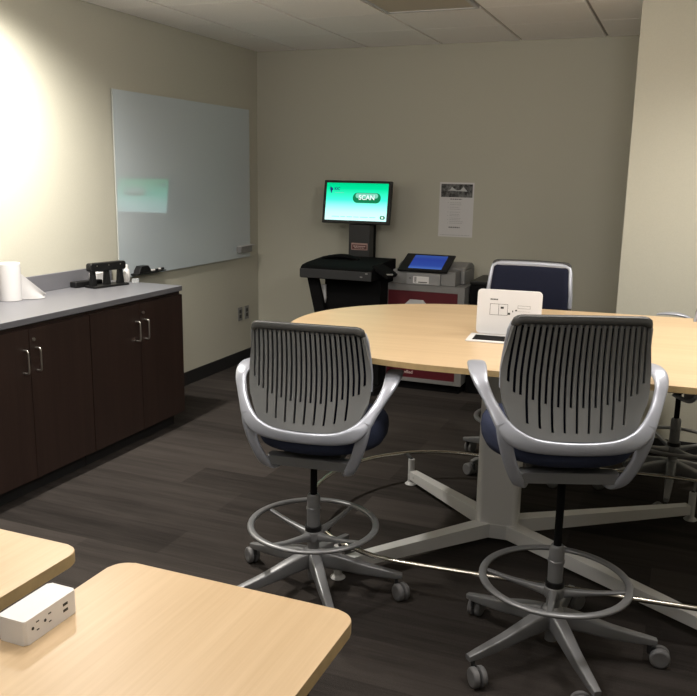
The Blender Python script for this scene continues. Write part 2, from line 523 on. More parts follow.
# tray under the near corner with an eraser and markers
tag(obj('marker_tray', bx(0.0, 0.062, -0.13, 0.20, 0.0, 0.008, 0.003), M['black'], loc=(BX+0.0002, 4.70, 0.932)), 'narrow black marker tray on the lower near corner of the whiteboard', 'marker tray')
bm = prism([(-0.068, 0), (0.068, 0), (0.062, 0.022), (0.038, 0.048), (-0.036, 0.048), (-0.060, 0.022)], -0.025, 0.025, 0.004)
bmesh.ops.transform(bm, matrix=Matrix.Rotation(PI/2, 4, 'Z') @ Matrix.Rotation(PI/2, 4, 'X'), verts=bm.verts)
t = thing('board_eraser', 'black whiteboard eraser lying on the black marker tray', 'eraser', (BX+0.032, 4.66, 0.9402))
obj('grip', bm, M['black'], t)
for k, (yy, ln) in enumerate(((4.775, 0.085), (4.855, 0.08))):
    t = thing('marker', ['black-capped white marker lying on the tray, next to the eraser', 'black-capped white marker at the far end of the marker tray'][k], 'marker', (BX+0.046-0.006*k, yy, 0.9402+0.008), 0, 'markers on the marker tray')
    bm = bmesh.new(); add_cyl(bm, (0, -ln/2, 0), (0, ln/2-0.04, 0), 0.008, 14); obj('barrel', bm, M['white'], t)
    bm = bmesh.new(); add_cyl(bm, (0, ln/2-0.0395, 0), (0, ln/2, 0), 0.0078, 14); obj('cap', bm, M['black'], t)
t = thing('board_caddy', 'small grey caddy on the lower far corner of the glass whiteboard', 'caddy', (BX, 6.10, 0.99))
obj('holder', bx(0.0, 0.045, -0.10, 0.09, -0.028, 0.026, 0.005), M['mid_grey'], t)
obj('lip', bx(0.0, 0.055, -0.085, 0.125, 0.0265, 0.031, 0.001), M['light_grey'], t)

# ---------------------------------------------------------------- wall outlets
for k, yy in enumerate((6.085, 6.20)):
    t = thing('wall_outlet', ['grey wall outlet plate low on the left wall, nearer of the pair', 'grey wall outlet plate low on the left wall, next to the corner'][k], 'outlet', (X0, yy, 0.432), 0, 'outlet plates on the left wall')
    obj('cover_plate', bx(0.0, 0.006, -0.036, 0.036, -0.058, 0.058, 0.002), M['mid_grey'], t)
    bm = bmesh.new()
    for s in (-1, 1): add_bx(bm, 0.0061, 0.008, -0.017, 0.017, s*0.021-0.015, s*0.021+0.015, 0.002)
    obj('sockets', bm, M['dark_grey'], t)

# ---------------------------------------------------------------- notice on the back wall
t = thing('poster', 'white printed notice with dark photo banner taped on the back wall', 'poster', (-1.700, Y1-0.0005, 1.36))
obj('sheet', bx(-0.139, 0.139, -0.0015, 0, -0.2135, 0.2135), M['paper'], t)
bm = bmesh.new()
add_bx(bm, -0.127, 0.127, -0.0022, -0.0016, 0.098, 0.200)
obj('photo_banner', bm, M['photo'], t)
bm = bmesh.new()
add_prism(bm, [(-0.075, 0.150), (-0.055, 0.156), (-0.04, 0.178), (-0.015, 0.160), (0.0, 0.152), (0.03, 0.156), (0.052, 0.180), (0.075, 0.156), (0.085, 0.144), (0.0, 0.147)], 0, 0.0004, M=Matrix.Translation((0, -0.0023, 0)) @ Matrix.Rotation(PI/2, 4, 'X'))
obj('picture_shape', bm, M['light_grey'], t)
def dashes(bm, x0, x1, z, h, w0, w1, y0=-0.0022, y1=-0.0016, gap=0.004):
    x = x0
    while x < x1:
        w = random.uniform(w0, w1)
        add_bx(bm, x, min(x+w, x1), y0, y1, z-h/2, z+h/2); x += w+gap
gp = plain('grey_print', (0.16, 0.16, 0.165), 0.8)
for nm, z, h_, xa, xb in (('title_line', 0.083, 0.007, -0.05, 0.045), ('footer_line', -0.138, 0.010, -0.055, 0.035)):
    bm = bmesh.new(); dashes(bm, xa, xb, z, h_, 0.010, 0.022); obj(nm, bm, gp, t, smooth=False)
for k, z in enumerate((0.055, 0.04, 0.02, 0.005, -0.018, -0.035, -0.047, -0.065, -0.078, -0.092, -0.105)):
    bm = bmesh.new()
    if k % 2 == 0: add_bx(bm, -0.068, -0.063, -0.0022, -0.0016, z-0.003, z+0.003)
    dashes(bm, -0.05, random.uniform(0.02, 0.06), z, 0.004, 0.008, 0.02)
    obj('text_line', bm, M['faint_ink'], t, smooth=False)
bm = bmesh.new(); dashes(bm, -0.125, 0.115, -0.199, 0.004, 0.01, 0.03); obj('small_print', bm, M['faint_ink'], t, smooth=False)

# ---------------------------------------------------------------- scanning kiosk with monitor
KX = -2.40
t = thing('scanner_kiosk', 'black book scanning kiosk with lit green monitor against the back wall', 'kiosk', (KX, 6.0, 0))
mx0, mx1, mz0, mz1 = -0.322, 0.248, 1.240, 1.578   # monitor outline, local
my = 0.10                                          # monitor front, local y
mon = obj('monitor', bx(mx0, mx1, my, my+0.045, mz0, mz1, 0.004), M['black'], t)
MON = mon
obj('rear_housing', bx(mx0+0.1, mx1-0.1, my+0.0455, my+0.085, mz0+0.05, mz1-0.06, 0.015), M['black'], mon)
sx0, sx1, sz0, sz1 = mx0+0.024, mx1-0.022, mz0+0.024, mz1-0.020
scr = emit_grad('green_screen_picture', [(0.0, (0.62, 0.98, 0.98)), (0.22, (0.50, 1.0, 0.92)), (0.55, (0.05, 0.88, 0.60)), (0.85, (0.0, 0.62, 0.27)), (1.0, (0.0, 0.52, 0.20))], 1.35, sz0, sz1)
screen = obj('screen', bx(sx0, sx1, my-0.001, my-0.0001, sz0, sz1), scr, mon)
e_dkgreen = emit('button_green', (0.01, 0.26, 0.10), 0.9)
e_ltgreen = emit('button_sheen', (0.25, 0.75, 0.55), 0.95)
e_white = emit('screen_white', (0.85, 1.0, 0.95), 1.1)
e_navy = emit('screen_navy', (0.02, 0.05, 0.22), 0.8)
bxx, bz = 0.05, 1.443
RX = Matrix.Rotation(PI/2, 4, 'X')
def panel(name, outline, y, mat, parent, th=0.0004):
    bm = bmesh.new(); add_prism(bm, outline, 0, th, M=Matrix.Translation((0, y, 0)) @ RX)
    return obj(name, bm, mat, parent, smooth=False)
panel('scan_button', rrect(bxx-0.118, bxx+0.118, bz-0.040, bz+0.040, 0.039, 8), my-0.0011, e_dkgreen, screen)
panel('button_sheen', rrect(bxx-0.095, bxx+0.095, bz-0.002, bz+0.036, 0.018, 6), my-0.0016, e_ltgreen, screen)
text_obj('button_text', 'SCAN', 0.052, e_white, screen, onwall(bxx, my-0.0024, bz+0.002), 0.0003, bold=0.0012)
text_obj('logo_text', 'KIC', 0.030, e_navy, screen, onwall(sx0+0.092, my-0.0024, sz1-0.048), 0.0003, bold=0.0008)
panel('logo_mark', [(sx0+0.030, sz1-0.030), (sx0+0.05, sz1-0.040), (sx0+0.058, sz1-0.052), (sx0+0.048, sz1-0.062), (sx0+0.046, sz1-0.085), (sx0+0.036, sz1-0.07), (sx0+0.030, sz1-0.05)], my-0.0011, e_navy, screen)
panel('corner_button', rrect(sx1-0.055, sx1-0.012, sz0+0.015, sz0+0.043, 0.011, 5), my-0.0011, e_dkgreen, screen)
panel('corner_glyph', rrect(sx1-0.043, sx1-0.025, sz0+0.022, sz0+0.036, 0.004, 3), my-0.0016, e_white, screen)
bm = bmesh.new()
dashes(bm, sx0+0.06, sx1-0.09, sz0+0.028, 0.006, 0.03, 0.07, my-0.0016, my-0.0011, 0.012)
obj('menu_line', bm, emit('screen_menu', (0.35, 0.80, 0.72), 1.0), screen)
bm = bmesh.new()
dashes(bm, sx0+0.075, sx0+0.15, sz1-0.078, 0.004, 0.01, 0.02, my-0.0016, my-0.0011, 0.005)
obj('logo_subline', bm, e_ltgreen, screen)
TL = Matrix.Translation((0, my, mz0)) @ Matrix.Rotation(math.radians(-9), 4, 'X') @ Matrix.Translation((0, -my, -mz0))
MON.matrix_local = TL
col = obj('column', bx(-0.095, 0.075, my+0.13, my+0.20, 0.60, 1.42, 0.006), M['matt_black'], t)
obj('column_cover', bx(-0.100, 0.080, my+0.035, my+0.1295, 0.90, 1.232, 0.006), M['dark_grey'], t)
pl = obj('plaque', bx(-0.074, 0.066, my+0.030, my+0.0345, 1.030, 1.085, 0.002), M['plaque_rim'], t)
bm = bmesh.new(); add_bx(bm, -0.066, 0.058, my+0.0285, my+0.0299, 1.037, 1.073); obj('plaque_face', bm, M['plaque'], pl)
bm = bmesh.new(); dashes(bm, -0.055, 0.05, 1.060, 0.007, 0.01, 0.02, my+0.0275, my+0.0284); dashes(bm, -0.045, 0.04, 1.047, 0.005, 0.01, 0.02, my+0.0275, my+0.0284)
obj('plaque_lettering', bm, M['dim_text'], pl)
# scanner bed: sloping black body with grey fascia (local y -0.5 .. +0.1)
fy = -0.47; BD = 0.035
bm = bmesh.new()
prof = [(fy, 0.862), (fy, 0.938), (fy+0.03, 0.957), (fy+0.12, 0.968), (fy+0.40, 0.985), (fy+0.54, 0.985), (fy+0.54, 0.862)]
add_prism(bm, prof, -0.240, 0.330, 0.006, M=Matrix(((0, 0, 1, 0), (1, 0, 0, 0), (0, 1, 0, 0), (0, 0, 0, 1))))
bed = obj('scanner_bed', bm, M['matt_black'], t)
bm = bmesh.new()
add_bx(bm, -0.241, 0.331, fy-0.010, fy-0.0005, 0.866, 0.932, 0.004)
fas = obj('fascia', bm, M['dark_grey'], bed)
for xa, za in ((0.245, 0.890), (0.285, 0.916)):
    obj('fascia_button', bx(xa, xa+0.018, fy-0.0125, fy-0.0102, za, za+0.009), M['mid_grey'], fas)
bm = bmesh.new()
ctrl = [(-0.20, fy+0.33, 0.982, 0, 1, 0, 0.03, 0.008), (-0.10, fy+0.33, 0.998, 0, 1, 0, 0.035, 0.016), (0.0, fy+0.33, 1.002, 0, 1, 0, 0.035, 0.018), (0.10, fy+0.33, 0.982, 0, 1, 0, 0.03, 0.008)]
add_sweep(bm, ctrl, 6, 12, 2.2); obj('lamp_hood', bm, M['matt_black'], bed)
# folding side wing at right
bm = bmesh.new()
add_box(bm, (0, 0, 0), (0.15, 0.20, 0.028), 0.006, M=Matrix.Translation((0.372, fy+0.16, 0.928)) @ Matrix.Rotation(math.radians(30), 4, 'Y'))
wing = obj('side_wing', bm, M['matt_black'], t)
bm = bmesh.new(); add_cyl(bm, (0.426, fy+0.065, 0.914), (0.440, fy+0.14, 0.908), 0.007, 12); obj('wing_grip', bm, M['nickel'], wing)
# pedestal and slanted support
obj('pedestal', bx(-0.11, 0.345, fy+0.16, fy+0.52, 0.05, 0.855, 0.008), M['matt_black'], t)
bm = bmesh.new()
add_prism(bm, [(-0.222, 0.860), (-0.135, 0.860), (-0.015, 0.38), (-0.015, 0.06), (-0.10, 0.06), (-0.108, 0.38)], -0.02, 0.02, 0.004, M=Matrix.Translation((0, fy+0.10, 0)) @ RX)
obj('support_leg', bm, M['matt_black'], t)
obj('plinth', bx(-0.16, 0.36, fy+0.04, fy+0.54, 0.0, 0.049, 0.008), M['black'], t)
bm = bmesh.new()
add_prism(bm, [(-0.175, 0.80), (-0.135, 0.80), (-0.131, 0.70), (-0.140, 0.66)], -0.01, 0.01, 0.002, M=Matrix.Translation((0.045, fy+0.142, 0)) @ RX)
obj('paper_guide', bm, M['light_grey'], t)

# ---------------------------------------------------------------- maroon cabinet and document scanner
t = thing('scanner_cabinet', 'grey-framed cabinet with maroon front panel standing by the back wall', 'cabinet', (-1.772, 6.12, 0))
fy = -0.262
bm = bmesh.new()
add_bx(bm, -0.335, 0.312, fy+0.012, 0.24, 0.072, 0.822, 0.004)
obj('body', bm, M['mid_grey'], t)
bm = bmesh.new()
add_bx(bm, -0.337, -0.282, fy-0.004, fy+0.0115, 0.072, 0.822, 0.002); add_bx(bm, 0.262, 0.314, fy-0.004, fy+0.0115, 0.072, 0.822, 0.002)
add_bx(bm, -0.2815, 0.2615, fy-0.004, fy+0.0115, 0.772, 0.822, 0.002); add_bx(bm, -0.2815, 0.2615, fy-0.004, fy+0.0115, 0.072, 0.102, 0.002)
obj('frame', bm, M['light_grey'] if False else plain('cabinet_frame_grey', (0.19, 0.187, 0.185), 0.45), t)
pn = obj('front_panel', bx(-0.281, 0.261, fy+0.002, fy+0.0115, 0.1025, 0.7715), M['maroon'], t)
text_obj('panel_lettering', 'wlled', 0.036, M['dim_text'], pn, onwall(-0.105, fy+0.0010, 0.143), 0.0004, bold=0.0006)
bm = bmesh.new()
add_prism(bm, [(-0.145, 0.640), (0.03, 0.640), (0.03, 0.668), (0.0, 0.708), (-0.105, 0.708), (-0.145, 0.668)], 0, 0.012, 0.003, M=Matrix.Translation((0, fy+0.0015, 0)) @ RX)
obj('tray_flap', bm, M['light_grey'], pn)
bm = bmesh.new()
add_bx(bm, -0.29, 0.29, fy+0.05, 0.22, 0.0, 0.0715, 0.004)
obj('base', bm, M['matt_black'], t)

t = thing('document_scanner', 'grey document scanner with tilted blue touchscreen on top of the maroon cabinet', 'scanner', (-1.762, 6.12, 0.8225))
obj('body', bx(-0.262, 0.225, -0.250, 0.19, 0.0, 0.105, 0.006), M['mid_grey'], t)
fb = obj('front_block', bx(-0.145, 0.115, -0.275, -0.2505, 0.0, 0.088, 0.004), plain('scanner_front_grey', (0.25, 0.25, 0.255), 0.4), t)
st = obj('label_sticker', bx(-0.092, 0.030, -0.2765, -0.2752, 0.012, 0.064, 0.0003), M['white'], fb)
for k in range(5): obj('code_bar', bx(-0.083, -0.066, -0.2775, -0.2766, 0.018+k*0.0088, 0.018+k*0.0088+0.005), M['ink'], st, smooth=False)
bm = bmesh.new(); add_bx(bm, -0.052, 0.018, -0.2775, -0.2766, 0.017, 0.024)
obj('sticker_line', bm, M['ink'], st, smooth=False)
obj('indicator', bx(-0.125, -0.108, -0.2765, -0.2752, 0.045, 0.050), M['ink'], fb, smooth=False)
# rounded hood behind
bm = bmesh.new()
hp = [(-0.10, 0.1055), (-0.10, 0.120), (-0.05, 0.143), (0.03, 0.155), (0.11, 0.148), (0.17, 0.125), (0.185, 0.1055)]
add_prism(bm, hp, -0.270, 0.262, 0.010, 3, M=Matrix(((0, 0, 1, 0), (1, 0, 0, 0), (0, 1, 0, 0), (0, 0, 0, 1))))
obj('hood', bm, M['mid_grey'], t)
bm = bmesh.new()
add_bx(bm, 0.2255, 0.262, -0.12, 0.19, 0.0, 0.105, 0.012, 3)
obj('side_housing', bm, M['mid_grey'], t)
# tablet
TT = Matrix.Translation((-0.026, -0.155, 0.152)) @ Matrix.Rotation(math.radians(23), 4, 'X')
bm = bmesh.new(); add_box(bm, (0, 0, 0), (0.385, 0.262, 0.016), 0.005, M=TT)
tab = obj('touchscreen', bm, M['black'], t)
bm = bmesh.new(); add_prism(bm, [(-0.10, -0.09), (0.10, -0.09), (0.10, 0.11), (-0.10, 0.11)], -0.045, -0.0085, 0.004, M=TT)
obj('tilt_mount', bm, M['dark_grey'], t)
tscr = emit_grad('blue_screen_picture', [(0.0, (0.15, 0.32, 0.95)), (0.25, (0.06, 0.13, 0.62)), (0.7, (0.05, 0.10, 0.55)), (1.0, (0.08, 0.17, 0.60))], 0.5, -0.11, 0.11, 1)
bm = bmesh.new(); add_bx(bm, -0.118, 0.140, -0.100, 0.105, 0.0, 0.0008)
ds = obj('display', bm, tscr, tab)
ds.matrix_local = TT @ Matrix.Translation((0, 0, 0.0082))
bm = bmesh.new()
random.seed(3)
def dash_xy(bm, x0, x1, y, h, w0, w1, gap):
    x = x0
    while x < x1:
        w = random.uniform(w0, w1); add_bx(bm, x, min(x+w, x1), y-h/2, y+h/2, 0.0009, 0.0014); x += w+gap
pbt = emit('pale_blue_text', (0.35, 0.5, 1.0), 0.9)
for a_, b_, y_, h_ in ((-0.05, 0.09, 0.0, 0.007), (-0.09, -0.07, 0.055, 0.014), (-0.03, 0.11, 0.085, 0.005), (-0.02, 0.06, -0.05, 0.005)):
    bm = bmesh.new(); dash_xy(bm, a_, b_, y_, h_, 0.012, 0.025, 0.004)
    o = obj('display_text', bm, pbt, tab, smooth=False); o.matrix_local = ds.matrix_local

t = thing('waste_bin', 'plain black box standing between the maroon cabinet and the far stool', 'bin', (-1.360, 6.18, 0))
bm = bmesh.new(); add_bx(bm, -0.090, 0.045, -0.21, 0.21, 0, 0.835, 0.008)
obj('body', bm, M['matt_black'], t)
obj('lid', bx(-0.092, 0.047, -0.212, 0.212, 0.8355, 0.862, 0.006), M['black'], t)

# ---------------------------------------------------------------- conference table
TA = math.radians(5.0); TC = Vector((-0.52, 3.545, 0)); TZ = 0.962
t = thing('conference_table', 'tall oval maple conference table with chrome foot rail amid the stools', 'table', TC, TA)
HB = 0.735; yc = -0.018
def oval(hb, xl, al, xr, ar, yc=0.0, n=40, e=2.0):
    pts = []
    for i in range(n+1):
        a = PI/2+PI*i/n
        c, s = math.cos(a), math.sin(a)
        pts.append((xl+al*math.copysign(abs(c)**(2/e), c), yc+hb*math.copysign(abs(s)**(2/e), s)))
    for i in range(n+1):
        a = -PI/2+PI*i/n
        c, s = math.cos(a), math.sin(a)
        pts.append((xr+ar*math.copysign(abs(c)**(2/e), c), yc+hb*math.copysign(abs(s)**(2/e), s)))
    return pts
bm = prism(oval(HB, -0.27, 0.862, 0.72, 0.60, yc, e=2.1), TZ-0.022, TZ, 0.003)
for f in bm.faces:
    f.material_index = 0 if abs(f.normal.z) > 0.5 else 1
bm.normal_update()
for f in bm.faces: f.material_index = 0 if f.calc_center_median().z > TZ-0.0032 and abs(f.normal.z) > 0.3 else 1
obj('tabletop', bm, [M['maple_x'], M['maple_edge']], t)
bm = prism(rrect(-0.252, -0.062, -0.075, 0.075, 0.03), 0.092, TZ-0.0475, 0.004)
obj('column', bm, M['table_metal'], t)
obj('mounting_plate', bx(-0.45, 0.35, -0.25, 0.25, TZ-0.047, TZ-0.0222, 0.004), M['silver_dim'], t)
feet = [(-0.68, 0.51), (-0.73, -0.61), (0.72, 0.51), (0.70, -0.64)]
hx = -0.157
obj('hub', prism(rrect(hx-0.098, hx+0.098, -0.078, 0.078, 0.04), 0.026, 0.0915, 0.004), M['table_metal'], t)
for fx, fyy in feet:
    d = Vector((fx-hx, fyy, 0)); dn = d.normalized(); sd = Vector((-dn.y, dn.x, 0))
    st = Vector((hx, 0, 0))+dn*0.075
    en = Vector((fx, fyy, 0))-dn*0.018
    bm = bmesh.new()
    vs_ = []
    for q, hw_, za, zb in ((st, 0.034, 0.026, 0.094), (en, 0.022, 0.034, 0.082)):
        for sg in (-1, 1):
            for zz in (za, zb): vs_.append(bm.verts.new((q.x+sd.x*hw_*sg, q.y+sd.y*hw_*sg, zz)))
    for ids in ((0, 1, 3, 2), (4, 6, 7, 5), (0, 4, 5, 1), (2, 3, 7, 6), (1, 5, 7, 3), (0, 2, 6, 4)):
        bm.faces.new([vs_[i] for i in ids])
    bmesh.ops.recalc_face_normals(bm, faces=bm.faces)
    bmesh.ops.bevel(bm, geom=list(bm.edges), offset=0.003, segments=2, affect='EDGES', profile=0.5)
    lg = obj('leg', bm, M['table_metal'], t)
    bm = bmesh.new()
    add_lathe(bm, [(0, 0), (0.030, 0), (0.032, 0.003), (0.022, 0.012), (0.017, 0.016), (0.017, 0.1415), (0, 0.1415)], 20, cx=fx, cy=fyy)
    add_cyl(bm, (*(en-dn*0.04+sd*0.0225+Vector((0, 0, 0.058))),), (*(en-dn*0.04+sd*0.025+Vector((0, 0, 0.058))),), 0.006, 10)
    obj('foot', bm, M['light_grey'], lg)
ring = oval(0.675, -0.42, 0.60, 0.62, 0.60, -0.020, 30)
rp = []
for q in ring:
    if not rp or (Vector(q)-Vector(rp[-1])).length > 0.004: rp.append(q)
if (Vector(rp[0])-Vector(rp[-1])).length < 0.004: rp.pop()
# resample long straights
rr = []
for a, b in zip(rp, rp[1:]+rp[:1]):
    L = (Vector(b)-Vector(a)).length; k = max(1, int(L/0.08))
    for i in range(k): rr.append((a[0]+(b[0]-a[0])*i/k, a[1]+(b[1]-a[1])*i/k))
bm = bmesh.new()
add_sweep(bm, [(x, y, 0.154, 0, 0, 1, 0.0095, 0.0095) for x, y in rr], sub=1, n=12, e=2, closed=True)
obj('foot_rail', bm, M['chrome'], t)
for fx, fyy in feet:
    best = min(rr, key=lambda q: (q[0]-fx)**2+(q[1]-fyy)**2)
    bm = bmesh.new(); add_cyl(bm, (fx, fyy, 0.142), (best[0], best[1], 0.148), 0.009, 10)
    obj('rail_bracket', bm, M['dark_grey'], t)

# power/data unit with raised lid in the tabletop
t = thing('table_connection_box', 'white pop-up cable unit with raised printed lid on the oval table', 'connection box', (-0.657, 3.348, TZ+0.0004), TA)
bm = bmesh.new()
x0, x1, y0, y1 = -0.150, 0.150, -0.085, 0.085
add_bx(bm, x0, x1, y0, y0+0.022, 0, 0.006, 0.002); add_bx(bm, x0, x1, y1-0.022, y1, 0, 0.006, 0.002)
add_bx(bm, x0, x0+0.022, y0+0.0215, y1-0.0215, 0, 0.006, 0.002); add_bx(bm, x1-0.022, x1, y0+0.0215, y1-0.0215, 0, 0.006, 0.002)
obj('frame', bm, M['white'], t)
obj('well_shade', bx(x0+0.0225, x1-0.0225, y0+0.0225, y1-0.0225, 0.0, 0.0025), M['matt_black'], t)  # flat black panel, its colour paints the shade of the open recess
LM = Matrix.Translation((0.004, 0.073, 0.008)) @ Matrix.Rotation(math.radians(-4), 4, 'X')
bm = bmesh.new()
add_prism(bm, rrect(-0.135, 0.135, 0.0, 0.190, 0.018), -0.012, 0, 0.003, M=LM @ RX)
lid = obj('lid', bm, M['white'], t)
bm = bmesh.new()
def on_lid(x0, x1, z0, z1, y=-0.0004):
    add_box(bm, ((x0+x1)/2, y, (z0+z1)/2), (x1-x0, 0.0006, z1-z0), M=LM)
def frame_lid(x0, x1, z0, z1, w=0.0014):
    on_lid(x0, x1, z0, z0+w); on_lid(x0, x1, z1-w, z1); on_lid(x0, x0+w, z0+w, z1-w); on_lid(x1-w, x1, z0+w, z1-w)
frame_lid(-0.080, -0.005, 0.082, 0.130); on_lid(-0.044, -0.0425, 0.083, 0.129)
on_lid(-0.006, 0.002, 0.088, 0.0895); on_lid(-0.035, -0.022, 0.110, 0.119); on_lid(-0.004, 0.006, 0.086, 0.095)
on_lid(0.014, 0.018, 0.098, 0.105); on_lid(0.026, 0.034, 0.103, 0.109)
frame_lid(0.036, 0.088, 0.115, 0.127, 0.001); on_lid(0.036, 0.088, 0.1025, 0.103)
x = -0.080
for w in (0.006, 0.005, 0.006, 0.004, 0.006):
    on_lid(x, x+w, 0.146, 0.151); x += w+0.0012
obj('printed_diagram', bm, M['ink'], lid)

# ---------------------------------------------------------------- foreground tables
def desk(x0, x1, y0, y1, z, label, with_latch):
    t = thing('training_table', label, 'table', ((x0+x1)/2, (y0+y1)/2, 0), 0, 'rectangular maple tables in the foreground')
    hx, hy = (x1-x0)/2, (y1-y0)/2
    bm = prism(rrect(-hx, hx, -hy, hy, 0.045, 8), z-0.030, z, 0.003)
    bm.normal_update()
    for f in bm.faces: f.material_index = 0 if f.calc_center_median().z > z-0.0032 and abs(f.normal.z) > 0.3 else 1
    obj('tabletop', bm, [M['maple'], M['maple_edge']], t)
    for s in (-1, 1):
        yy = s*(hy-0.28)
        lg = obj('leg', bx(-0.03, 0.03, yy-0.02, yy+0.02, 0.055, z-0.0315, 0.006), M['silver_dim'], t)
        bm = bmesh.new()
        add_box(bm, (0, yy, 0.040), (2*hx-0.12, 0.045, 0.030), 0.008)
        for q in (-1, 1): add_lathe(bm, [(0, 0), (0.022, 0), (0.022, 0.006), (0.012, 0.010), (0.012, 0.03), (0, 0.03)], 16, cx=q*(hx-0.09), cy=yy)
        obj('foot', bm, M['silver_dim'], lg)
    if with_latch:
        lt = obj('release_lever', bx(hx-0.075, hx-0.008, hy-0.285, hy-0.215, z-0.060, z-0.0305, 0.006), M['black'], t)
        bm = bmesh.new(); add_lathe(bm, [(0, z-0.066), (0.022, z-0.064), (0.026, z-0.056), (0.026, z-0.036), (0, z-0.0305)], 20, cx=hx-0.022, cy=hy-0.315)
        obj('glide_cap', bm, M['light_grey'], t)
desk(-1.152, -0.553, -0.07, 1.443, 0.74, 'maple training table in the foreground centre with white power box on it', True)
desk(-1.900, -1.270, -0.07, 1.456, 0.74, 'maple training table cut off at the lower left edge, bare top', False)

t = thing('power_box', 'white outlet and charging box on the near left edge of foreground table', 'power box', (-1.119, 1.130, 0.7404), 0)
bm = bmesh.new(); add_prism(bm, rrect(-0.034, 0.034, -0.056, 0.087, 0.007), 0, 0.051, 0.003)
obj('housing', bm, M['white'], t)
def socket(yc_):
    bm = bmesh.new()
    add_box(bm, (0.0341, yc_+0.007, 0.037), (0.0014, 0.0075, 0.0022)); add_box(bm, (0.0341, yc_+0.007, 0.020), (0.0014, 0.0062, 0.0022))
    add_cyl(bm, (0.0335, yc_-0.006, 0.0285), (0.0348, yc_-0.006, 0.0285), 0.0032, 12)
    obj('power_socket', bm, M['ink'], t)
socket(-0.030); socket(0.003)
bm = bmesh.new()
for z in (0.021, 0.034): add_box(bm, (0.0341, 0.054, z), (0.0014, 0.013, 0.0055))
obj('charging_ports', bm, M['ink'], t)

